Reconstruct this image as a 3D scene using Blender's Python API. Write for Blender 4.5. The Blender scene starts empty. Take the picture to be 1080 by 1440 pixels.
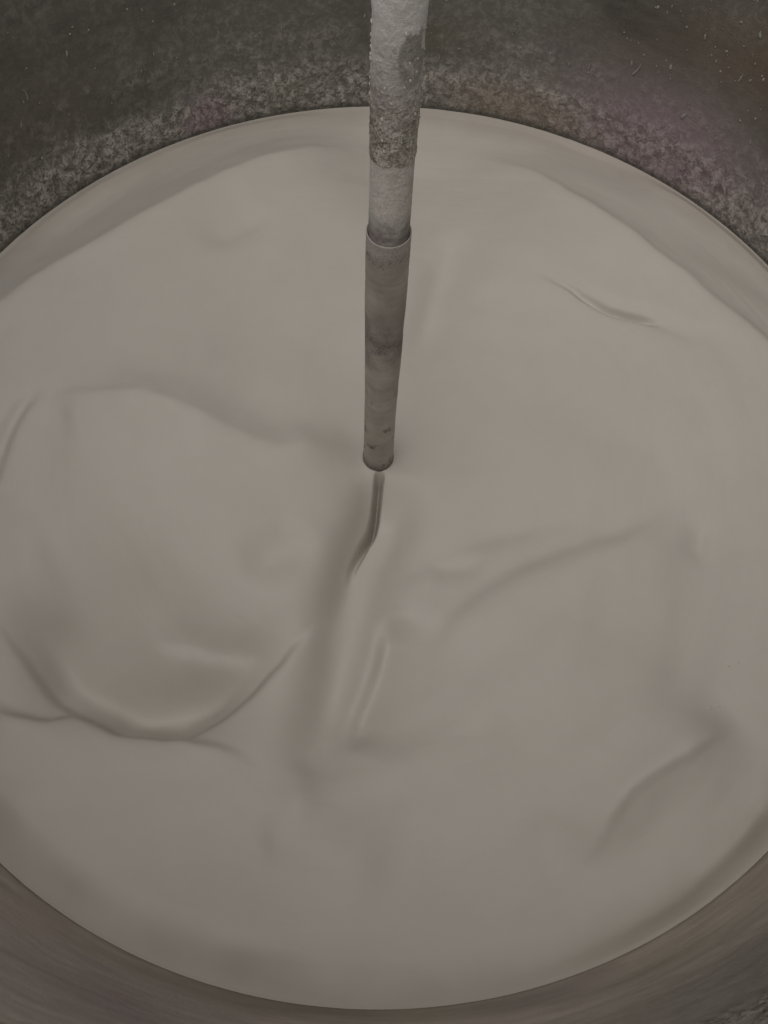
import bpy, bmesh, math, random
import numpy as np
from mathutils import Vector, Matrix

# ------------------------------------------------------------------ camera, sky, sun, exposure
SC = bpy.context.scene
COL = SC.collection
RT = 0.5            # radius of the liquid surface, metres
HL = 0.62           # height of the liquid above the floor

cam_d = bpy.data.cameras.new("camera")
cam = bpy.data.objects.new("camera", cam_d)
COL.objects.link(cam)
cam_d.sensor_fit = 'VERTICAL'
cam_d.sensor_height = 36.0
cam_d.lens = 36.0 * 1632.74 / 1440.0
cam_d.clip_start = 0.02
cam_d.clip_end = 200
right = Vector((0.99995605, 0.00827223, 0.00441269))
up = Vector((-0.00937558, 0.88227711, 0.47063701))
fwd = Vector((0.0, 0.47065769, -0.88231589))
m = Matrix((right, up, -fwd)).transposed().to_4x4()
m.translation = Vector((0.00523948, -0.5851566, 1.00043877 + HL))
cam.matrix_world = m
SC.camera = cam

SUN_ELEV = math.radians(75)
SUN_AZ = math.atan2(-0.80, -0.60)          # where the light comes from (camera side, a little left)
world = bpy.data.worlds.new("World")
SC.world = world
world.use_nodes = True
wn = world.node_tree.nodes
bg = wn['Background']
sky = wn.new('ShaderNodeTexSky')
sky.sky_type = 'NISHITA'
sky.sun_disc = False
sky.sun_elevation = SUN_ELEV
sky.sun_rotation = math.pi / 2 - SUN_AZ
sky.dust_density = 3.0
hs = wn.new('ShaderNodeHueSaturation')      # a clouded sky: grey rather than blue
hs.inputs['Saturation'].default_value = 0.0
world.node_tree.links.new(sky.outputs[0], hs.inputs['Color'])
world.node_tree.links.new(hs.outputs[0], bg.inputs['Color'])
bg.inputs['Strength'].default_value = 0.095

sun_d = bpy.data.lights.new("sun", 'SUN')
sun_d.energy = 1.5
sun_d.angle = math.radians(75)
sun_d.color = (1.0, 0.97, 0.94)
sun = bpy.data.objects.new("sun", sun_d)
COL.objects.link(sun)
sd = Vector((math.cos(SUN_ELEV) * math.cos(SUN_AZ), math.cos(SUN_ELEV) * math.sin(SUN_AZ), math.sin(SUN_ELEV)))
sun.rotation_euler = sd.to_track_quat('Z', 'Y').to_euler()
sun.location = sd * 5

SC.view_settings.view_transform = 'Standard'
SC.view_settings.look = 'None'
SC.view_settings.exposure = -0.46
SC.view_settings.gamma = 1.0
SC.view_settings.use_curve_mapping = False

# ------------------------------------------------------------------ helpers
rng = np.random.default_rng(7)
random.seed(7)
_H = rng.random(65536).astype(np.float32)


def vnoise(x, y, z, seed=0):
    """value noise in 0..1 on arrays"""
    xi = np.floor(x).astype(np.int64); yi = np.floor(y).astype(np.int64); zi = np.floor(z).astype(np.int64)
    fx = x - xi; fy = y - yi; fz = z - zi
    fx = fx * fx * (3 - 2 * fx); fy = fy * fy * (3 - 2 * fy); fz = fz * fz * (3 - 2 * fz)

    def h(a, b, c):
        return _H[((a * 73856093) ^ (b * 19349663) ^ (c * 83492791) ^ (seed * 7919)) & 65535]
    r = 0
    for dx in (0, 1):
        wx = fx if dx else 1 - fx
        for dy in (0, 1):
            wy = fy if dy else 1 - fy
            for dz in (0, 1):
                wz = fz if dz else 1 - fz
                r = r + h(xi + dx, yi + dy, zi + dz) * wx * wy * wz
    return r


def fbm(x, y, z, octaves=4, seed=0):
    r = 0; a = 0.5; s = 0
    for o in range(octaves):
        r = r + a * vnoise(x, y, z, seed + o * 13); s += a
        x = x * 2.03 + 3.1; y = y * 2.03 + 1.7; z = z * 2.03 + 5.3; a *= 0.5
    return r / s


def sstep(a, b, x):
    t = np.clip((x - a) / (b - a), 0, 1)
    return t * t * (3 - 2 * t)


def link_mesh(name, co, quads, mat, parent=None, smooth=True, tris=None):
    me = bpy.data.meshes.new(name)
    co = np.asarray(co, np.float32)
    quads = np.asarray(quads, np.int32)
    nq = len(quads)
    me.vertices.add(len(co)); me.vertices.foreach_set('co', co.ravel())
    w = quads.shape[1]
    me.loops.add(nq * w); me.loops.foreach_set('vertex_index', quads.ravel())
    me.polygons.add(nq)
    me.polygons.foreach_set('loop_start', np.arange(0, nq * w, w, dtype=np.int32))
    me.polygons.foreach_set('loop_total', np.full(nq, w, np.int32))
    me.polygons.foreach_set('use_smooth', np.full(nq, smooth, bool))
    me.update(calc_edges=True)
    me.validate()
    me.materials.append(mat)
    o = bpy.data.objects.new(name, me)
    COL.objects.link(o)
    if parent is not None:
        o.parent = parent
    return o


def grid_quads(nr, nt, flip=False):
    """rows nr x columns nt, closed in the column direction"""
    i = np.arange(nr - 1)[:, None]; j = np.arange(nt)[None, :]
    a = i * nt + j; b = i * nt + (j + 1) % nt; c = (i + 1) * nt + (j + 1) % nt; d = (i + 1) * nt + j
    q = np.stack([a, b, c, d], -1).reshape(-1, 4)
    return q[:, ::-1] if flip else q


def lathe(name, prof, nt, mat, parent=None, smooth=True):
    """surface of revolution; profile of (radius, z) run so that the outside lies to its right"""
    th = np.linspace(0, 2 * np.pi, nt, endpoint=False)
    p = np.asarray(prof, float)
    co = np.stack([p[:, :1] * np.cos(th), p[:, :1] * np.sin(th), np.repeat(p[:, 1:], nt, 1)], -1).reshape(-1, 3)
    return link_mesh(name, co, grid_quads(len(p), nt), mat, parent, smooth)


def add_attr(o, name, vals):
    a = o.data.attributes.new(name, 'FLOAT', 'POINT')
    a.data.foreach_set('value', np.asarray(vals, np.float32).ravel())


def thing(name, label, cat, loc):
    o = bpy.data.objects.new(name, None)
    COL.objects.link(o)
    o.location = loc
    o.empty_display_size = 0.1
    o['label'] = label; o['category'] = cat
    return o


# ------------------------------------------------------------------ node helpers
class NB:
    def __init__(self, name):
        self.m = bpy.data.materials.new(name); self.m.use_nodes = True
        self.t = self.m.node_tree; self.n = self.t.nodes
        self.p = self.n['Principled BSDF']
        self.co = self.n.new('ShaderNodeTexCoord').outputs['Object']

    def l(self, a, b):
        self.t.links.new(a, b)

    def set(self, s, v):
        if hasattr(v, 'is_linked') or hasattr(v, 'links'):
            self.l(v, s)
        else:
            s.default_value = v

    def math(self, op, a, b=0.0, c=None, clamp=False):
        n = self.n.new('ShaderNodeMath'); n.operation = op; n.use_clamp = clamp
        self.set(n.inputs[0], a); self.set(n.inputs[1], b)
        if c is not None:
            self.set(n.inputs[2], c)
        return n.outputs[0]

    def noise(self, scale, detail=4, rough=0.55, vec=None, dist=0.0):
        n = self.n.new('ShaderNodeTexNoise')
        n.inputs['Scale'].default_value = scale; n.inputs['Detail'].default_value = detail
        n.inputs['Roughness'].default_value = rough; n.inputs['Distortion'].default_value = dist
        self.l(vec if vec is not None else self.co, n.inputs['Vector'])
        return n.outputs['Fac']

    def voro(self, scale, vec=None):
        n = self.n.new('ShaderNodeTexVoronoi'); n.inputs['Scale'].default_value = scale
        self.l(vec if vec is not None else self.co, n.inputs['Vector'])
        return n.outputs['Distance']

    def scale(self, v):
        n = self.n.new('ShaderNodeMapping'); n.inputs['Scale'].default_value = v
        self.l(self.co, n.inputs['Vector'])
        return n.outputs[0]

    def ramp(self, fac, stops, interp='LINEAR'):
        n = self.n.new('ShaderNodeValToRGB'); cr = n.color_ramp; cr.interpolation = interp
        while len(cr.elements) < len(stops):
            cr.elements.new(0.5)
        for e, (p, c) in zip(cr.elements, stops):
            e.position = p
            e.color = (c, c, c, 1) if isinstance(c, (int, float)) else (*c, 1)
        self.l(fac, n.inputs[0])
        return n.outputs[0]

    def mix(self, fac, a, b, mode='MIX'):
        n = self.n.new('ShaderNodeMix'); n.data_type = 'RGBA'; n.blend_type = mode
        self.set(n.inputs[0], fac)
        for s, v in ((n.inputs[6], a), (n.inputs[7], b)):
            if isinstance(v, tuple):
                s.default_value = (*v, 1)
            else:
                self.l(v, s)
        return n.outputs[2]

    def attr(self, name):
        n = self.n.new('ShaderNodeAttribute'); n.attribute_name = name
        return n.outputs['Fac']

    def sep(self):
        n = self.n.new('ShaderNodeSeparateXYZ'); self.l(self.co, n.inputs[0])
        return n.outputs

    def bump(self, h, strength=0.5, dist=0.002):
        n = self.n.new('ShaderNodeBump'); n.inputs['Strength'].default_value = strength
        n.inputs['Distance'].default_value = dist
        self.l(h, n.inputs['Height']); self.l(n.outputs[0], self.p.inputs['Normal'])


# ------------------------------------------------------------------ materials
def mat_liquid():
    b = NB('creamy_liquid')
    n1 = b.noise(5.0, 3, 0.5, dist=0.6)
    n2 = b.noise(38.0, 4, 0.6, dist=0.4)
    c = b.mix(b.ramp(n1, [(0.3, 0.1), (0.7, 0.8)]), LIQ_A, LIQ_B)
    c = b.mix(b.math('MULTIPLY', b.ramp(n2, [(0.4, 0.0), (0.7, 1.0)]), 0.25), c, LIQ_C)
    edge_tint = b.attr('edge_tint')                       # browner and darker towards the wall
    c = b.mix(b.math('MULTIPLY', edge_tint, 0.42), c, (0.30, 0.255, 0.205))
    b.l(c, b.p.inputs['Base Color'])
    b.p.inputs['Roughness'].default_value = 0.48
    b.p.inputs['Specular IOR Level'].default_value = 0.18
    b.bump(b.noise(160.0, 3, 0.6), 0.10, 0.0008)
    return b.m


def mat_wall():
    b = NB('stained_steel_wall')
    ring = b.scale((4, 4, 16))
    streak = b.noise(4.0, 5, 0.65, vec=ring)
    run = b.noise(6.0, 5, 0.65, vec=b.scale((9, 9, 1.2)))
    cloud = b.noise(7.0, 5, 0.6)
    fine = b.noise(330.0, 4, 0.7)
    mid = b.noise(130.0, 5, 0.75, dist=0.5)
    base = b.mix(b.ramp(cloud, [(0.3, 0.0), (0.7, 1.0)]), (0.070, 0.067, 0.057), (0.152, 0.144, 0.122))
    base = b.mix(b.math('MULTIPLY', b.ramp(streak, [(0.40, 0.0), (0.68, 1.0)]), 0.6), base, (0.155, 0.146, 0.125))
    base = b.mix(b.math('MULTIPLY', b.ramp(run, [(0.55, 0.0), (0.75, 1.0)]), 0.5), base, (0.15, 0.145, 0.13))
    base = b.mix(b.math('MULTIPLY', b.ramp(fine, [(0.5, 0.0), (0.75, 1.0)]), 0.30), base, (0.16, 0.15, 0.13))
    base = b.mix(b.math('MULTIPLY', b.ramp(mid, [(0.46, 0.0), (0.62, 1.0)]), b.math('MULTIPLY', b.ramp(cloud, [(0.38, 0.0), (0.60, 1.0)]), 0.6)), base, (0.26, 0.245, 0.215))
    base = b.mix(b.attr('near'), base, b.mix(b.ramp(streak, [(0.35, 0.0), (0.7, 1.0)]), (0.44, 0.375, 0.32), (0.62, 0.54, 0.47)))
    base = b.mix(b.attr('brown'), base, (0.130, 0.090, 0.060))
    base = b.mix(b.attr('purple'), base, (0.25, 0.19, 0.20))
    base = b.mix(b.attr('olive'), base, (0.115, 0.105, 0.062))
    cr = b.mix(b.ramp(mid, [(0.42, 0.0), (0.60, 1.0)]), (0.17, 0.158, 0.135), (0.46, 0.43, 0.38))
    cr = b.mix(b.math('MULTIPLY', b.ramp(fine, [(0.35, 1.0), (0.5, 0.0)]), 0.75), cr, (0.05, 0.047, 0.04))
    cr = b.mix(b.math('MULTIPLY', b.attr('purple'), 0.75), cr, b.mix(b.ramp(mid, [(0.42, 0.0), (0.60, 1.0)]), (0.19, 0.135, 0.145), (0.40, 0.30, 0.315)))
    cr = b.mix(b.math('MULTIPLY', b.attr('tan'), 0.55), cr, (0.25, 0.20, 0.14))
    c = b.mix(b.attr('crust'), base, cr)
    c = b.mix(b.math('MULTIPLY', b.attr('wet'), 0.8), c, (0.05, 0.045, 0.036))
    b.l(c, b.p.inputs['Base Color'])
    rr = b.math('MULTIPLY_ADD', cloud, 0.25, 0.45)
    b.l(b.math('MULTIPLY_ADD', b.attr('crust'), 0.3, rr, clamp=True), b.p.inputs['Roughness'])
    b.p.inputs['Specular IOR Level'].default_value = 0.35
    h = b.math('ADD', b.math('MULTIPLY', fine, 0.5), b.math('MULTIPLY', mid, 1.0))
    h = b.math('ADD', b.math('MULTIPLY', h, b.math('MULTIPLY_ADD', b.attr('crust'), 0.9, 0.3)), b.math('MULTIPLY', streak, 0.25))
    b.bump(h, 0.7, 0.004)
    return b.m


def mat_plain(name, a, c2, scale, rough, metal=0.0, bump=0.3):
    b = NB(name)
    n = b.noise(scale, 5, 0.6)
    b.l(b.mix(b.ramp(n, [(0.35, 0.0), (0.65, 1.0)]), a, c2), b.p.inputs['Base Color'])
    b.p.inputs['Roughness'].default_value = rough
    b.p.inputs['Metallic'].default_value = metal
    b.bump(n, bump, 0.002)
    return b.m


def mat_sleeve():
    b = NB('dull_grey_sleeve')
    z = b.sep()[2]
    n = b.noise(30, 5, 0.6); f = b.noise(480, 4, 0.7); v = b.noise(16, 5, 0.6, vec=b.scale((8, 8, 1)))
    ringn = b.noise(9, 4, 0.6, vec=b.scale((1, 1, 14)))
    c = b.mix(b.ramp(n, [(0.3, 0.0), (0.7, 1.0)]), (0.30, 0.262, 0.23), (0.53, 0.48, 0.425))
    c = b.mix(b.math('MULTIPLY', b.ramp(ringn, [(0.45, 0.0), (0.7, 1.0)]), 0.35), c, (0.24, 0.20, 0.185))
    # darker purplish scuffed belt half way up, pitted
    def band(z0, w):
        return b.math('SUBTRACT', 1.0, b.math('DIVIDE', b.math('ABSOLUTE', b.math('SUBTRACT', z, z0)), w), clamp=True)
    belt = b.math('MULTIPLY', band(0.2075, 0.045), b.ramp(b.noise(45, 4), [(0.35, 0.2), (0.6, 1.0)]))
    c = b.mix(b.math('MULTIPLY', belt, 0.8), c, (0.115, 0.088, 0.088))
    c = b.mix(b.math('MULTIPLY', b.math('MULTIPLY', belt, b.ramp(f, [(0.5, 0.0), (0.6, 1.0)])), 0.8), c, (0.03, 0.025, 0.025))
    # pale damp tide mark towards the liquid
    low = b.ramp(z, [(0.0, 1.0), (0.10, 0.55), (0.15, 0.0)])
    c = b.mix(b.math('MULTIPLY', low, 0.35), c, (0.46, 0.42, 0.37))
    chip = b.math('MULTIPLY', b.ramp(b.noise(75, 3, 0.5, vec=b.scale((1, 1, 0.6))), [(0.60, 0.0), (0.66, 1.0)]), low)
    c = b.mix(b.math('MULTIPLY', chip, 0.85), c, (0.06, 0.05, 0.04))
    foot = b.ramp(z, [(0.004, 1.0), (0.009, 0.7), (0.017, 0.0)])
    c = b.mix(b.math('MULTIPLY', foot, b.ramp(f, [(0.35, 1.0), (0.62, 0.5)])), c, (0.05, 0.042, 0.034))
    # sandy rim at the top end
    rimm = b.math('MULTIPLY', band(0.326, 0.010), 1.0)
    c = b.mix(b.math('MULTIPLY', rimm, b.ramp(f, [(0.4, 0.1), (0.6, 0.9)])), c, (0.52, 0.47, 0.45))
    c = b.mix(b.math('MULTIPLY', band(0.315, 0.011), b.ramp(b.noise(330, 3, 0.7), [(0.56, 0.0), (0.62, 0.8)])), c, (0.06, 0.05, 0.055))
    b.l(c, b.p.inputs['Base Color'])
    b.p.inputs['Roughness'].default_value = 0.55
    b.p.inputs['Specular IOR Level'].default_value = 0.3
    b.bump(b.math('ADD', f, n), 0.45, 0.0008)
    return b.m


def mat_tube():
    b = NB('pale_coated_tube')
    z = b.sep()[2]
    n = b.noise(90, 5, 0.65); f = b.noise(520, 4, 0.7); g = b.noise(26, 4, 0.6)
    c = b.mix(b.ramp(n, [(0.3, 0.0), (0.7, 1.0)]), (0.60, 0.555, 0.51), (0.78, 0.735, 0.685))
    c = b.mix(b.math('MULTIPLY', b.ramp(g, [(0.5, 0.0), (0.6, 1.0)]), 0.5), c, (0.42, 0.37, 0.29))
    c = b.mix(b.math('MULTIPLY', b.ramp(f, [(0.55, 0.0), (0.65, 1.0)]), 0.5), c, (0.30, 0.26, 0.24))
    foot = b.ramp(z, [(0.338, 1.0), (0.350, 0.85), (0.362, 0.0)])  # grime and the shade of the sleeve crevice, both painted into the tube's foot
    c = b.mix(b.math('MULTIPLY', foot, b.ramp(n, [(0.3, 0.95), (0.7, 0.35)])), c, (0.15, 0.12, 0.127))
    b.l(c, b.p.inputs['Base Color'])
    b.p.inputs['Roughness'].default_value = 0.6
    b.bump(b.math('ADD', f, n), 0.6, 0.001)
    return b.m


def mat_coating():
    b = NB('dried_pale_coating')
    z = b.sep()[2]
    n = b.noise(95, 6, 0.7, dist=0.5); f = b.noise(560, 4, 0.7); big = b.noise(22, 4, 0.6)
    smooth_c = b.mix(b.ramp(n, [(0.3, 0.0), (0.7, 1.0)]), (0.69, 0.66, 0.615), (0.84, 0.81, 0.775))
    rough_c = b.mix(b.ramp(n, [(0.36, 0.0), (0.6, 1.0)]), (0.22, 0.19, 0.145), (0.70, 0.65, 0.57))
    rough_c = b.mix(b.math('MULTIPLY', b.ramp(f, [(0.5, 0.0), (0.58, 1.0)]), 0.75), rough_c, (0.12, 0.10, 0.08))
    rough_c = b.mix(b.math('MULTIPLY', b.ramp(f, [(0.37, 1.0), (0.42, 0.0)]), 0.8), rough_c, (0.75, 0.71, 0.65))
    edge = b.math('MULTIPLY_ADD', big, 0.16, z)
    rough_c = b.mix(b.math('MULTIPLY', b.ramp(b.noise(33, 3, 0.5), [(0.5, 0.0), (0.62, 1.0)]), 0.45), rough_c, (0.44, 0.37, 0.385))
    k = b.ramp(edge, [(0.545, 0.0), (0.60, 1.0)])
    c = b.mix(k, rough_c, smooth_c)
    bare = b.attr('bare')
    c = b.mix(bare, c, b.mix(b.ramp(f, [(0.35, 0.0), (0.6, 1.0)]), (0.26, 0.245, 0.21), (0.44, 0.415, 0.38)))
    b.l(c, b.p.inputs['Base Color'])
    b.p.inputs['Roughness'].default_value = 0.5
    b.bump(b.math('ADD', f, b.math('MULTIPLY', n, 1.2)), 0.7, 0.0012)
    return b.m


LIQ_A = (0.481, 0.4415, 0.391)
LIQ_B = (0.506, 0.467, 0.420)
LIQ_C = (0.450, 0.408, 0.364)
M_LIQ = mat_liquid()
M_WALL = mat_wall()
M_SLEEVE = mat_sleeve()
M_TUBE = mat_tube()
M_COAT = mat_coating()
M_OUT = mat_plain('dull_steel', (0.18, 0.175, 0.165), (0.26, 0.25, 0.235), 9, 0.5, 0.5)
M_FLOOR = mat_plain('grey_concrete', (0.20, 0.19, 0.175), (0.29, 0.28, 0.26), 3.5, 0.85)
M_DRIP = mat_plain('dried_splash', (0.17, 0.16, 0.142), (0.33, 0.31, 0.28), 60, 0.55)

# ------------------------------------------------------------------ floor
bm = bmesh.new()
bmesh.ops.create_grid(bm, x_segments=8, y_segments=8, size=6)
me = bpy.data.meshes.new('floor'); bm.to_mesh(me); bm.free(); me.materials.append(M_FLOOR)
fl = bpy.data.objects.new('floor', me); COL.objects.link(fl); fl['kind'] = 'structure'

# ------------------------------------------------------------------ tank
tank = thing('mixing_tank', 'dark stained round tank with a pale dried crust ringing its flared inner wall', 'tank', (0, 0, 0))
K = 0.25           # flare of the wall above and below the liquid
WH = 0.74          # wall height above the liquid; unseen top raised to shade the liquid's edges


def wall_r(dz):
    return RT + K * dz


NT, NR = 1500, 230
th = np.linspace(0, 2 * np.pi, NT, endpoint=False)[None, :]
dz = np.concatenate([np.linspace(-0.56, -0.03, 8), np.linspace(-0.02, WH, NR)])[:, None]
TH = np.broadcast_to(th, (len(dz), NT)); DZ = np.broadcast_to(dz, TH.shape)
R0 = wall_r(DZ)
X = R0 * np.cos(TH); Y = R0 * np.sin(TH)
A = np.degrees(TH)
A = np.where(A > 180, A - 360, A)


def blob(a0, da, z0, dzz):
    return np.exp(-((A - a0) / da) ** 2 - ((DZ - z0) / dzz) ** 2)


n_big = fbm(X * 9, Y * 9, DZ * 14, 4, 3)
n_mid = fbm(X * 75, Y * 75, DZ * 60, 4, 11)
n_fine = fbm(X * 120, Y * 120, DZ * 120, 3, 19)
far = sstep(10, 35, A) * (1 - sstep(150, 172, A)) + 0.35
far = np.clip(far, 0, 1)
band_top = 0.045 + 0.05 * (n_big - 0.5) + 0.018 * np.cos(np.radians(A - 40)) ** 2
band_top = band_top * np.where(A > 0, 1.0, 0.15)
crust = 1 - sstep(0.45, 1.55, DZ / np.maximum(band_top, 0.004) + 0.9 * (n_mid - 0.5) + 0.5 * (n_fine - 0.5))
crust = crust * np.where(A > 0, 1, 0.15) * (0.55 + 0.9 * sstep(0.3, 0.6, n_mid))
crust = np.clip(crust, 0, 1)
# second, thinner tide mark higher up the far wall, and crust by the near rim
tide = np.exp(-((DZ - 0.088 - 0.03 * (n_big - 0.5)) / 0.014) ** 2) * sstep(0.42, 0.6, n_mid) * 0.25 * (A > 0)
nearr = np.exp(-((A + 66) / 14) ** 2) * sstep(0.240, 0.262, DZ + 0.05 * (n_big - 0.5))
nearl = np.exp(-((A + 112) / 10) ** 2) * sstep(0.255, 0.30, DZ + 0.05 * (n_big - 0.5)) * 0.55
crust = np.clip(np.maximum(crust, np.maximum(tide, np.maximum(nearr, nearl) * sstep(0.3, 0.55, n_mid))), 0, 1)
disp = (0.3 + 0.7 * sstep(0.002, 0.015, DZ)) * 0.0016 * crust * sstep(0.25, 0.75, n_mid) + 0.0010 * crust * n_fine + 0.0012 * n_big
# horizontally dragged ripples on the near wall
near = sstep(-30, -60, A) * (1 - sstep(-130, -155, A) * 0)
rip = fbm(X * 10, Y * 10, DZ * 130 + 8 * n_big, 3, 31)
disp = disp + np.where((A < -40) & (A > -150), 0.0024, 0.0005) * rip * sstep(0.02, 0.12, DZ)
disp = disp * (0.35 + 0.65 * sstep(0.0, 0.02, DZ))
R = R0 - disp
co = np.stack([R * np.cos(TH), R * np.sin(TH), HL + DZ], -1).reshape(-1, 3)
w = link_mesh('inner_wall', co, grid_quads(len(dz), NT, flip=True), M_WALL, tank)
add_attr(w, 'crust', crust)
cut = 0.6 + 0.8 * (n_big - 0.3)
purple = np.clip(blob(52, 15, 0.045, 0.06) * 1.25 + blob(114, 3.6, 0.018, 0.022) * 1.3 + blob(-108, 14, 0.16, 0.13) * 0.75
                 + blob(-75, 6, 0.05, 0.05) * 0.5 + blob(78, 6, 0.03, 0.02) * 0.35, 0, 1) * np.clip(cut + 0.2, 0, 1)
brown = np.clip(blob(44, 11, 0.17, 0.055) * 0.95 + blob(58, 8, 0.12, 0.03) * 0.4, 0, 1) * np.clip(cut, 0, 1)
olive = np.clip(blob(135, 14, 0.10, 0.07) * 0.45 + blob(84, 6, 0.09, 0.02) * 0.6 + blob(-95, 22, 0.03, 0.05) * 0.75
                + blob(-65, 10, 0.09, 0.03) * 0.4, 0, 1) * np.clip(cut, 0, 1)
tan = np.clip(blob(72, 9, 0.02, 0.03) * 1.0 + blob(102, 5, 0.03, 0.02) * 0.4, 0, 1)
near_film = sstep(-10, -70, A) * (1 - sstep(-110, -178, A)) * (1 - 0.75 * np.exp(-((A + 62) / 18) ** 2) * sstep(0.05, 0.2, DZ))
wet = np.exp(-((DZ - 0.001) / 0.0055) ** 2) * (0.55 + 0.45 * (A > 0))
for nme, v in (('purple', purple), ('brown', brown), ('olive', olive), ('tan', tan), ('wet', wet), ('near', near_film)):
    add_attr(w, nme, v)

r1 = wall_r(WH)
zt = HL + WH
lathe('outer_wall', [(wall_r(-0.56) + 0.008, 0.03), (wall_r(-0.3) + 0.012, HL - 0.3), (RT + 0.014, HL), (r1 + 0.014, zt - 0.004)], 160, M_OUT, tank)
rp = [(r1 + 0.012 + 0.014 * math.cos(a), zt + 0.004 + 0.012 * math.sin(a)) for a in np.linspace(-math.pi, math.pi, 17)]
lathe('rim', rp, 200, M_OUT, tank)
lathe('tank_bottom', [(0.01, 0.02), (wall_r(-0.56) + 0.02, 0.02), (wall_r(-0.56) + 0.02, 0.05), (wall_r(-0.56) - 0.01, 0.055), (0.01, 0.058)], 120, M_OUT, tank)


# dried drips and splashes on the wall
def drip_mesh(seed, length):
    r = random.Random(seed)
    bm = bmesh.new()
    bmesh.ops.create_uvsphere(bm, u_segments=8, v_segments=6, radius=1.0)
    for v in bm.verts:
        t = v.co.z
        wv = (0.75 - 0.4 * t) * (1 + 0.25 * r.uniform(-1, 1))
        v.co.x *= wv; v.co.z = t * length + 0.1 * r.uniform(-1, 1)
        v.co.y = v.co.y * 0.45
        v.co.x += 0.25 * math.sin(t * 2 + seed)
    for f in bm.faces:
        f.smooth = True
    me = bpy.data.meshes.new('dried_drip'); bm.to_mesh(me); bm.free(); me.materials.append(M_DRIP)
    return me


drips = [drip_mesh(s, L) for s, L in enumerate((1.1, 1.4, 2.0, 3.0, 4.5, 1.6))]


def wall_matrix(adeg, d, size, tilt=0.0, proud=0.0):
    a = math.radians(adeg); r = wall_r(d) - 0.0012 - proud
    n = Vector((-math.cos(a), -math.sin(a), K)).normalized()
    t = Vector((-math.sin(a), math.cos(a), 0))
    u = t.cross(n) if t.cross(n).z > 0 else n.cross(t)
    u2 = u * math.cos(tilt) + t * math.sin(tilt); t2 = t * math.cos(tilt) - u * math.sin(tilt)
    mm = Matrix((t2 * size, n * size, u2 * size)).transposed().to_4x4()
    mm.translation = Vector((r * math.cos(a), r * math.sin(a), HL + d))
    return mm


DR = [(random.uniform(30, 150), random.uniform(0.06, 0.27), random.uniform(0.0008, 0.0017), random.randrange(6), random.uniform(-.25, .25)) for _ in range(70)]
DR += [(46, 0.195, 0.0026, 1, .3), (50.5, 0.082, 0.0026, 2, -.4), (40, 0.15, 0.0022, 1, -.5), (58, 0.105, 0.0018, 4, -.35)]
for i, (a, d, s, k, tl) in enumerate(DR):
    o = bpy.data.objects.new('dried_drip', drips[k])
    COL.objects.link(o); o.parent = tank
    o.matrix_world = wall_matrix(a, d, s, tl)
bm = bmesh.new()
for i in range(330):
    a = random.uniform(25, 155); d = abs(random.gauss(0.13, 0.08)) + 0.015
    if random.random() < 0.35:
        a = random.gauss(48, 9)
    if d > WH - 0.01:
        continue
    s = random.choice((0.0006, 0.0008, 0.0008, 0.0011, 0.0015))
    mm = wall_matrix(a, d, s, random.uniform(-.3, .3))
    g = bmesh.ops.create_icosphere(bm, subdivisions=1, radius=1.0)
    ln = random.choice((1, 1, 1.4, 2.5))
    for v in g['verts']:
        v.co = mm @ Vector((v.co.x, v.co.y * 0.6, v.co.z * ln))
me = bpy.data.meshes.new('splash_specks'); bm.to_mesh(me); bm.free(); me.materials.append(M_DRIP)
sp = bpy.data.objects.new('splash_specks', me); COL.objects.link(sp); sp.parent = tank; sp['kind'] = 'stuff'

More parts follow.
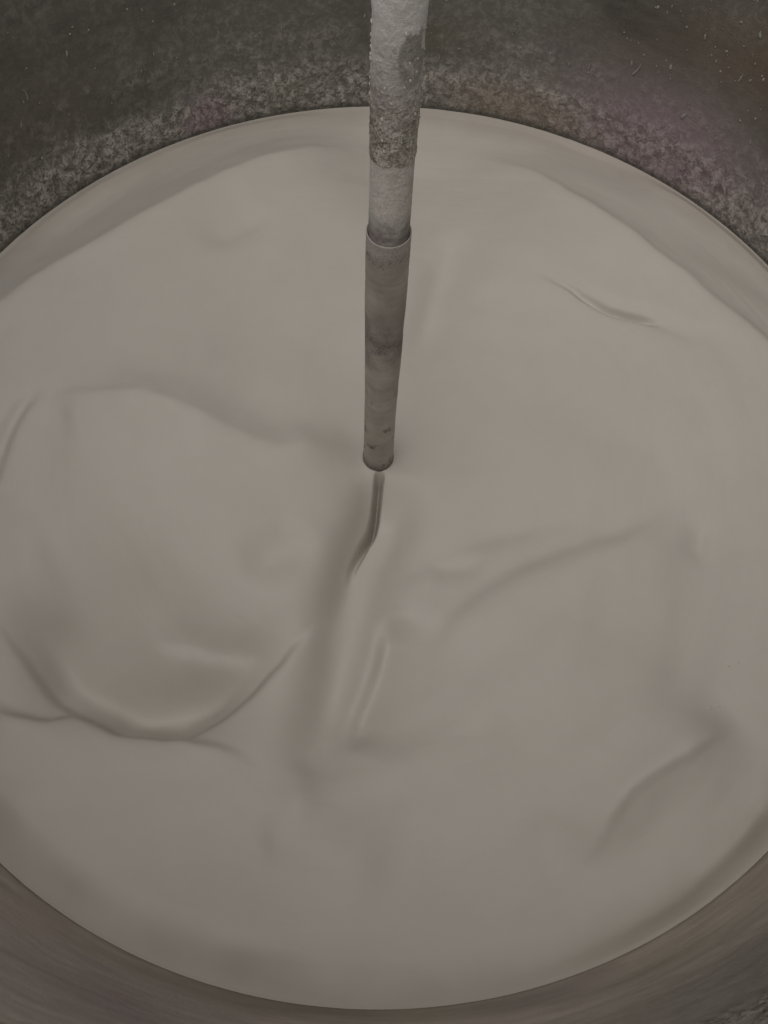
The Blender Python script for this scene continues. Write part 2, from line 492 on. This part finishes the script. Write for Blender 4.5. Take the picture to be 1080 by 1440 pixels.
# ------------------------------------------------------------------ liquid: one thick swirling surface
liq = bpy.data.objects.new('thick_liquid', None)
STROKE = {
    'A': [(-0.831,0.257), (-0.783,0.318), (-0.714,0.398), (-0.647,0.453), (-0.586,0.502), (-0.484,0.581), (-0.404,0.643), (-0.349,0.679), (-0.258,0.733), (-0.141,0.789), (-0.035,0.845), (0.034,0.875)],
    'B': [(0.132,0.868), (0.260,0.810), (0.351,0.725), (0.430,0.636), (0.490,0.581), (0.548,0.514), (0.586,0.472), (0.643,0.413), (0.700,0.343), (0.739,0.297), (0.784,0.248), (0.835,0.184)],
    'C': [(0.307,0.455), (0.387,0.408), (0.433,0.375), (0.464,0.351), (0.492,0.335), (0.521,0.324), (0.549,0.314), (0.584,0.296), (0.618,0.276), (0.689,0.261), (0.767,0.250)],
    'D': [(-0.662,0.064), (-0.625,0.106), (-0.554,0.098), (-0.469,0.092), (-0.397,0.076), (-0.339,0.051), (-0.282,0.028), (-0.211,-0.003), (-0.156,0.009), (-0.116,0.025), (-0.040,0.070)],
    'E': [(-0.762,-0.117), (-0.744,-0.056), (-0.729,0.026), (-0.704,0.093), (-0.674,0.135)],
    'F': [(-0.746,-0.307), (-0.698,-0.357), (-0.666,-0.394), (-0.632,-0.430), (-0.610,-0.457), (-0.588,-0.479), (-0.572,-0.483), (-0.554,-0.499), (-0.519,-0.516), (-0.500,-0.522), (-0.478,-0.540), (-0.439,-0.552), (-0.408,-0.551), (-0.373,-0.560), (-0.327,-0.542), (-0.291,-0.516), (-0.230,-0.473), (-0.169,-0.411), (-0.113,-0.346), (-0.081,-0.297)],
    'F2': [(-0.723,-0.497), (-0.669,-0.517), (-0.615,-0.536), (-0.572,-0.532), (-0.539,-0.539), (-0.487,-0.554)],
    'F3': [(-0.707,-0.517), (-0.628,-0.535), (-0.578,-0.533), (-0.548,-0.521), (-0.521,-0.534), (-0.475,-0.551), (-0.424,-0.562), (-0.361,-0.567), (-0.298,-0.573), (-0.246,-0.595), (-0.195,-0.625)],
    'G': [(-0.524,-0.462), (-0.445,-0.485), (-0.356,-0.477), (-0.282,-0.449), (-0.233,-0.419)],
    'G2': [(-0.434,-0.351), (-0.353,-0.368), (-0.274,-0.384), (-0.169,-0.397)],
    'H': [(0.007,-0.009), (0.000,-0.061), (-0.014,-0.112), (-0.030,-0.152), (-0.047,-0.194), (-0.059,-0.253), (-0.075,-0.319), (-0.092,-0.376), (-0.107,-0.458), (-0.122,-0.525), (-0.141,-0.589), (-0.163,-0.646), (-0.179,-0.689)],
    'I': [(0.033,-0.303), (0.020,-0.368), (0.007,-0.423), (-0.016,-0.484), (-0.034,-0.530), (-0.051,-0.573)],
    'J': [(0.012,-0.289), (0.045,-0.237), (0.093,-0.207), (0.147,-0.176), (0.230,-0.140), (0.341,-0.124), (0.451,-0.129)],
    'J2': [(0.077,-0.456), (0.106,-0.408), (0.130,-0.357), (0.164,-0.309), (0.219,-0.265), (0.288,-0.223), (0.377,-0.197), (0.461,-0.173), (0.548,-0.126), (0.630,-0.070)],
    'K': [(0.624,-0.117), (0.617,-0.179), (0.603,-0.239)],
    'L': [(0.646,-0.517), (0.590,-0.557), (0.537,-0.588), (0.484,-0.617), (0.438,-0.644), (0.405,-0.677), (0.385,-0.707), (0.371,-0.743), (0.343,-0.773), (0.300,-0.802)],
    'M': [(0.717,-0.609), (0.671,-0.671), (0.627,-0.722), (0.572,-0.778), (0.520,-0.824), (0.457,-0.867), (0.384,-0.903), (0.302,-0.936), (0.221,-0.958), (0.130,-0.978), (0.040,-0.991)],
    'N': [(-0.669,-0.658), (-0.609,-0.724), (-0.553,-0.780), (-0.507,-0.816), (-0.462,-0.846), (-0.375,-0.896), (-0.279,-0.935), (-0.198,-0.959), (-0.106,-0.979)],
    'O': [(-0.236,0.600), (-0.295,0.545), (-0.347,0.514), (-0.406,0.490)],
    'P': [(-0.129,-0.576), (-0.133,-0.627), (-0.125,-0.676), (-0.105,-0.724)],
    'Q': [(0.174,0.620), (0.144,0.518), (0.111,0.382), (0.084,0.271), (0.058,0.164)],
    'R': [(-0.270,-0.248), (-0.205,-0.218), (-0.152,-0.187), (-0.113,-0.148)],
    'T': [(0.215,-0.198), (0.174,-0.214), (0.140,-0.217), (0.092,-0.230)],
    'W': [(0.089,-0.587), (0.139,-0.561), (0.190,-0.541), (0.254,-0.521)],
    'X': [(-0.224,-0.737), (-0.178,-0.701), (-0.129,-0.730), (-0.056,-0.771), (0.040,-0.793)],
    'Y': [(-0.684,-0.084), (-0.663,-0.177), (-0.623,-0.267), (-0.565,-0.352)],
}
# (stroke, amplitude, offset to the left, width left, width right, fade-in end, fade-out start); lengths in tank radii
COMP = [
    # dome edge behind the shaft: the surface rises to a crest, then slopes down to the wall
    ('A', 0.095, 0.0, -0.15, 0.45, 0.0, 0.72), ('A', 0.008, 0.0, 0.02, 0.04, 0.05, 0.65),
    ('B', 0.085, 0.0, -0.16, 0.45, 0.42, 1.0), ('B', 0.009, 0.0, 0.018, 0.05, 0.4, 1.0),
    ('C', -0.018, 0.0, 0.008, 0.006, 0.50, 0.52, 0.64), ('C', -0.008, 0.0, 0.05, 0.015, 0.45, 0.50, 0.9), ('C', 0.006, 0.035, 0.04, 0.015, 0.45, 0.6),
    ('D', 0.052, 0.0, 0.11, 0.36, 0.32, 0.80), ('D', 0.007, 0.0, 0.018, 0.06, 0.12, 0.55),
    ('E', -0.012, 0.0, 0.014, 0.018, 0.15, 0.75), ('E', 0.009, -0.025, 0.015, 0.06, 0.15, 0.75),
    ('F', -0.090, 0.060, 0.22, 0.055, 0.22, 0.58), ('F', 0.008, -0.01, 0.010, 0.10, 0.4, 0.6), ('F3', 0.026, 0.0, 0.014, 0.13, 0.15, 0.7), ('F3', -0.040, 0.05, 0.10, 0.04, 0.3, 0.6), ('F', -0.022, 0.012, 0.05, 0.012, 0.3, 0.78),
    ('F2', -0.012, 0.02, 0.04, 0.02, 0.1, 0.6),
    ('G', -0.020, 0.0, 0.05, 0.03, 0.3, 0.6), ('G2', -0.016, 0.0, 0.04, 0.02, 0.3, 0.6),
    ('H', -0.050, 0.0, 0.0062, 0.0062, 0.02, 0.10, 0.36), ('H', -0.022, -0.006, 0.024, 0.030, 0.08, 0.22, 0.7), ('H', -0.070, 0.030, 0.06, 0.060, 0.14, 0.66),
    ('I', -0.040, 0.008, 0.10, 0.025, 0.25, 0.75), ('I', -0.005, 0.0, 0.05, 0.02, 0.3, 0.75),
    ('J', -0.018, 0.0, 0.08, 0.03, 0.3, 0.6), ('J2', 0.022, -0.04, 0.18, 0.12, 0.3, 0.6), ('J2', -0.022, 0.02, 0.08, 0.03, 0.3, 0.7),
    ('K', -0.010, 0.0, 0.015, 0.03, 0.4, 0.6), ('L', 0.055, 0.0, 0.09, 0.24, 0.30, 0.55), ('L', 0.012, 0.0, 0.014, 0.04, 0.2, 0.6),
    ('M', 0.010, 0.0, 0.07, 0.018, 0.1, 0.5), ('N', 0.012, 0.02, 0.10, 0.05, 0.1, 0.8),
    ('O', -0.016, 0.0, 0.03, 0.07, 0.35, 0.6), ('P', 0.014, 0.0, 0.03, 0.03, 0.4, 0.6), ('Q', -0.036, 0.0, 0.07, 0.045, 0.4, 0.6),
    ('R', -0.018, 0.0, 0.05, 0.04, 0.4, 0.6), ('T', -0.012, 0.0, 0.025, 0.018, 0.4, 0.6),
    ('W', -0.008, 0.0, 0.06, 0.025, 0.4, 0.6), ('X', 0.020, 0.0, 0.09, 0.06, 0.3, 0.7),
    ('Y', 0.010, 0.0, 0.03, 0.07, 0.4, 0.6),
]
GN = 960
EXT = 1.14
gx = np.linspace(-EXT, EXT, GN)
PX, PY = np.meshgrid(gx, gx, indexing='ij')
# bend the strokes a little so that they never run ruler-straight
WX = PX + 0.016 * (fbm(PX * 7, PY * 7, PX * 0, 2, 41) - 0.5)
WY = PY + 0.016 * (fbm(PX * 7, PY * 7, PX * 0 + 7, 2, 47) - 0.5) + 0.010 * (fbm(PX * 26, PY * 26, PX * 0 + 3, 3, 49) - 0.5)
KF = np.fft.rfftfreq(GN, gx[1] - gx[0])[None, :] ** 2 + np.fft.fftfreq(GN, gx[1] - gx[0])[:, None] ** 2


def blur(f, sg):
    return np.fft.irfft2(np.fft.rfft2(f) * np.exp(-2 * np.pi ** 2 * sg * sg * KF), f.shape)


def smooth_line(pts):
    p = np.asarray(pts, float)
    for _ in range(2):
        q = np.empty((2 * len(p), 2)); q[0] = p[0]; q[-1] = p[-1]
        q[1:-1:2] = p[:-1] * 0.75 + p[1:] * 0.25; q[2:-1:2] = p[:-1] * 0.25 + p[1:] * 0.75
        p = q
    return p


def field(key, reach):
    p = smooth_line(STROKE[key])
    seg = np.diff(p, axis=0); L = np.hypot(seg[:, 0], seg[:, 1]); cum = np.concatenate([[0], np.cumsum(L)])
    lo = p.min(0) - reach; hi = p.max(0) + reach
    i0, i1 = np.searchsorted(gx, (lo[0], hi[0])); j0, j1 = np.searchsorted(gx, (lo[1], hi[1]))
    sl_ = (slice(i0, i1), slice(j0, j1))
    x = WX[sl_]; y = WY[sl_]
    best = np.full(x.shape, 1e9); sd_ = np.zeros(x.shape); tt = np.zeros(x.shape)
    for i in range(len(seg)):
        if L[i] < 1e-6:
            continue
        ux, uy = seg[i] / L[i]
        dx = x - p[i, 0]; dy = y - p[i, 1]
        s = np.clip(dx * ux + dy * uy, 0, L[i])
        ex = dx - s * ux; ey = dy - s * uy
        d2 = ex * ex + ey * ey
        m_ = d2 < best
        best[m_] = d2[m_]
        sd_[m_] = np.where(ux * dy - uy * dx > 0, 1, -1)[m_] * np.sqrt(d2[m_])
        tt[m_] = ((cum[i] + s) / cum[-1])[m_]
    return sl_, sd_, tt


def nar_cut(a, b):
    return 0 < a < 0.0105 and b < 0.0105                              # a cut slit has steep sides and a flat floor


HG = np.zeros((GN, GN))
fields = {}
for key, amp, off, sl, sr, f0, f1, *f2 in COMP:
    if key not in fields:
        big = max(max(abs(c[3]), c[4]) + abs(c[2]) for c in COMP if c[0] == key)
        fields[key] = field(key, 2.6 * big + 0.02)
    idx, d, t = fields[key]
    d = d - off
    s = np.where(d > 0, abs(sl), sr)
    g = np.exp(-(d / s) ** (4 if nar_cut(sl, sr) else 2))
    if sl < 0:                                                        # a straight slope instead of a rounded flank
        g = np.where(d > 0, np.clip(1 - (np.sqrt(d * d + 0.0006) - 0.0245) / -sl, 0, 1), g)
    f2 = f2[0] if f2 else 1.0
    wgt = (sstep(0, f0, t) if f0 > 0 else 1.0) * (1 - sstep(f1, f2, t) if f1 < 1 else 1.0)
    full = np.zeros((GN, GN)); full[idx] = g * wgt
    wid = -sl if sl < 0 else max(sl, sr); nar = min(abs(sl), sr)
    soft = blur(full, 0.28 * wid)                                     # broad flanks run soft, the line itself stays crisp
    crisp = blur(full, 0.0022 if nar < 0.011 else 0.0035 if nar < 0.03 else 0.008)
    kk = np.zeros((GN, GN)); kk[idx] = np.exp(-(d / (2.2 * min(nar, 0.03))) ** 2)
    kk = blur(kk, 0.006)
    HG += amp * (crisp * kk + soft * (1 - kk))

LNT, LNR = 1500, 430
rr = np.concatenate([np.linspace(0.003, 0.985, LNR), np.linspace(0.9875, 1.012, 12)])
RR, TT = np.meshgrid(rr, np.linspace(0, 2 * np.pi, LNT, endpoint=False), indexing='ij')
px = (RR * np.cos(TT)).ravel(); py = (RR * np.sin(TT)).ravel()
fi = (px + EXT) / (gx[1] - gx[0]); fj = (py + EXT) / (gx[1] - gx[0])
ii = fi.astype(int); jj = fj.astype(int); fi = fi - ii; fj = fj - jj


def cr(f):                                                            # cubic B-spline weights: no facets between grid cells
    return ((1 - f) ** 3 / 6, (3 * f ** 3 - 6 * f ** 2 + 4) / 6, (-3 * f ** 3 + 3 * f ** 2 + 3 * f + 1) / 6, f ** 3 / 6)


wi = cr(fi); wj = cr(fj)
H = np.zeros_like(px)
for a in range(4):
    for c in range(4):
        H += wi[a] * wj[c] * HG[ii + a - 1, jj + c - 1]
r_ = np.hypot(px, py)
H += -0.008 * np.exp(-((px + 0.0023) ** 2 + (py - 0.0188) ** 2) / 0.08 ** 2) + 0.002 * np.exp(-((np.hypot(px + 0.0023, py - 0.0188) - 0.03) / 0.008) ** 2)      # dip and meniscus at the shaft
H += 0.050 * (fbm(px * 2.2 + 5, py * 2.2, px * 0 + 2, 3, 61) - 0.5)
tw = TT.ravel() + 1.6 * r_                                                               # fine flow lines dragged round the shaft
H += 0.0028 * (fbm(r_ * 20, np.cos(tw) * 3, np.sin(tw) * 3, 4, 71) - 0.5) * sstep(0.1, 0.4, r_)
H += 0.0004 * (fbm(r_ * 90, np.cos(tw) * 5, np.sin(tw) * 5, 2, 79) - 0.5) * sstep(0.3, 0.8, r_)
tw2 = TT.ravel() + 2.0 * r_
H += 0.024 * (fbm(r_ * 5.5 + 3, np.cos(tw2) * 2.2, np.sin(tw2) * 2.2, 2, 87) - 0.5) * sstep(0.15, 0.5, r_)   # low rolling swells
sx = px + 0.0023; sy = py - 0.0188
H -= H[np.argmin((sx - 0.036) ** 2 + (sy + 0.02) ** 2)] * np.exp(-(sx * sx + sy * sy) / 0.35 ** 2)             # the level at the shaft
far_side = np.maximum(sstep(-0.2, 0.15, py), 0.5 * sstep(0.15, 0.5, px))
H *= 1 - sstep(0.92 + 0.055 * far_side, 1.0, r_)
H += 0.001 * sstep(0.993, 1.0, r_)
zz = H * RT
rad = r_ * RT
lim = wall_r(zz) - 0.0008
edge_m = r_ > 0.985
co = np.stack([px * RT, py * RT, zz], -1)
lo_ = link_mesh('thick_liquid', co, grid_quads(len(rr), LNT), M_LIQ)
bpy.data.objects.remove(liq)
lo_.name = 'thick_liquid'
lo_.location = (0, 0, HL)
lo_['label'] = 'thick pale creamy liquid filling the tank, its surface stirred into soft swirling folds'
lo_['category'] = 'liquid'
add_attr(lo_, 'edge_tint', sstep(0.91, 1.0, r_ + 0.05 * (fbm(px * 14, py * 14, px * 0, 3, 91) - 0.5)))

# a few small bubbles near the right-hand side
bm = bmesh.new()
bmesh.ops.create_uvsphere(bm, u_segments=12, v_segments=8, radius=1.0)
for f in bm.faces:
    f.smooth = True
bub = bpy.data.meshes.new('bubble'); bm.to_mesh(bub); bm.free(); bub.materials.append(M_LIQ)
for bx, by, bs in ((0.592, -0.501, 0.0018), (0.611, -0.497, 0.0014), (0.602, -0.512, 0.0011), (0.639, -0.420, 0.0013), (0.658, -0.413, 0.0011), (0.579, -0.517, 0.001)):
    o = bpy.data.objects.new('bubble', bub); COL.objects.link(o); o.parent = lo_
    k = np.argmin((px - bx) ** 2 + (py - by) ** 2)
    o.location = (bx * RT, by * RT, H[k] * RT - 0.0004)
    o.scale = (bs, bs, bs * 0.8)

# ------------------------------------------------------------------ shaft
shaft = thing('mixer_shaft', 'upright round stirring shaft caked in dried pale coating, standing in the middle of the liquid', 'shaft', (-0.00115, 0.0094, HL))
shaft.rotation_euler = (0, math.radians(1.4), 0)


def tube(name, z0, z1, nz, rf, mat, close_top=0.0):
    nt = 220
    z = np.linspace(z0, z1, nz)
    Z, T = np.meshgrid(z, np.linspace(0, 2 * np.pi, nt, endpoint=False), indexing='ij')
    Rr = rf(Z, T)
    rows = [np.stack([Rr * np.cos(T), Rr * np.sin(T), Z], -1).reshape(-1, 3)]
    n = nz
    if close_top:
        for rad_, dzv in ((Rr[-1] - 0.0003, 0.0006), (Rr[-1] * 0 + close_top + 0.0002, 0.0007), (Rr[-1] * 0 + close_top, -0.02)):
            rows.append(np.stack([rad_ * np.cos(T[0]), rad_ * np.sin(T[0]), Z[-1] + dzv], -1)); n += 1
    return link_mesh(name, np.concatenate(rows), grid_quads(n, nt), mat, shaft), Z, T


def cyl(Z, T, s, sz=None):
    sz = sz or s
    return np.cos(T) * 0.017 * s, np.sin(T) * 0.017 * s, Z * sz


def r_sleeve(Z, T):
    r = np.interp(Z, [-0.1, 0.0, 0.03, 0.085, 0.14, 0.2075, 0.27, 0.334], [0.0147, 0.0147, 0.0146, 0.0147, 0.0153, 0.0161, 0.0170, 0.0172])
    x, y, z = cyl(Z, T, 120)
    r = r + 0.0007 * (fbm(x * .5, y * .5, z * .3, 3, 5) - 0.5) + 0.0003 * (fbm(x * 4, y * 4, z * 4, 2, 9) - 0.5)
    foot = np.exp(-((Z - 0.004) / 0.006) ** 2)
    return r + 0.0008 * foot


def r_tube(Z, T):
    x, y, z = cyl(Z, T, 200)
    return np.interp(Z, [0.336, 0.35], [0.0151, 0.0156]) + 0.0006 * (fbm(x * .5, y * .5, z * .5, 3, 15) - 0.5) + 0.0004 * (fbm(x * 3, y * 3, z * 3, 2, 17) - 0.5)


def r_coat(Z, T):
    x, y, z = cyl(Z, T, 200)
    lump = fbm(x * .6, y * .6, z * .6, 4, 25)
    grit = fbm(x * 3.2, y * 3.2, z * 3.2, 2, 29)
    g = 1 - 0.6 * sstep(0.46, 0.52, Z)
    r = 0.0163 + 0.0013 * (lump - 0.5) + 0.0009 * g * (grit - 0.5)
    edge = 0.412 + 0.006 * (fbm(np.cos(T) * 2, np.sin(T) * 2, Z * 0, 3, 33) - 0.5)
    r = r - 0.0012 * (1 - sstep(edge - 0.001, edge + 0.001, Z))
    r = r + np.interp(Z, [0.41, 0.5, 0.56, 1.2], [0, 0.0004, 0.0007, 0.0007])
    return r


sl_, _, _ = tube('lower_sleeve', -0.10, 0.3330, 330, r_sleeve, M_SLEEVE, close_top=0.0163)
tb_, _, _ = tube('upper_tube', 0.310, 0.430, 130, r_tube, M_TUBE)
ct_, Zc, Tc = tube('dried_coating', 0.408, 1.0, 520, r_coat, M_COAT, close_top=0.004)
xx, yy, z3 = cyl(Zc, Tc, 200)
nb = fbm(xx * .8, yy * .8, z3 * .45, 4, 55)
ad = (np.degrees(Tc) + 180) % 360 - 180
bare = np.exp(-((ad + 52) / 32) ** 2 - ((Zc - 0.503) / 0.019) ** 2) * 1.5 * sstep(0.33, 0.5, nb)
bare = np.clip(sstep(0.25, 0.5, bare), 0, 1)
bfull = np.concatenate([bare.ravel(), np.zeros(3 * 220)])
add_attr(ct_, 'bare', bfull)
# lumps of dried drip standing proud on the coating
lump_me = drip_mesh(3, 1.3)
lump_me.name = 'coating_lump'
lump_me.materials[0] = mat_plain('pale_dried_flake', (0.58, 0.55, 0.50), (0.82, 0.79, 0.74), 90, 0.5)
lumps = list(((2, 0.541, 0.0017), (8, 0.534, 0.0012), (-75, 0.523, 0.0013), (-120, 0.455, 0.0012), (-118, 0.437, 0.0010), (-112, 0.428, 0.0011),
                (-40, 0.457, 0.0013), (-60, 0.487, 0.0012), (175, 0.49, 0.0012), (-100, 0.470, 0.0009)))
for _ in range(45):
    lumps.append((random.choice((random.uniform(-160, -20), random.gauss(0, 8), random.gauss(180, 8))), random.uniform(0.425, 0.56), random.uniform(0.0004, 0.0011)))
for a, z, s in lumps:
    o = bpy.data.objects.new('coating_lump', lump_me); COL.objects.link(o); o.parent = shaft
    ar = math.radians(a)
    n = Vector((math.cos(ar), math.sin(ar), 0)); t = Vector((-math.sin(ar), math.cos(ar), 0))
    mm = Matrix((t * s, n * s, Vector((0, 0, s)))).transposed().to_4x4()
    mm.translation = n * 0.0170 + Vector((0, 0, z))
    o.matrix_local = mm
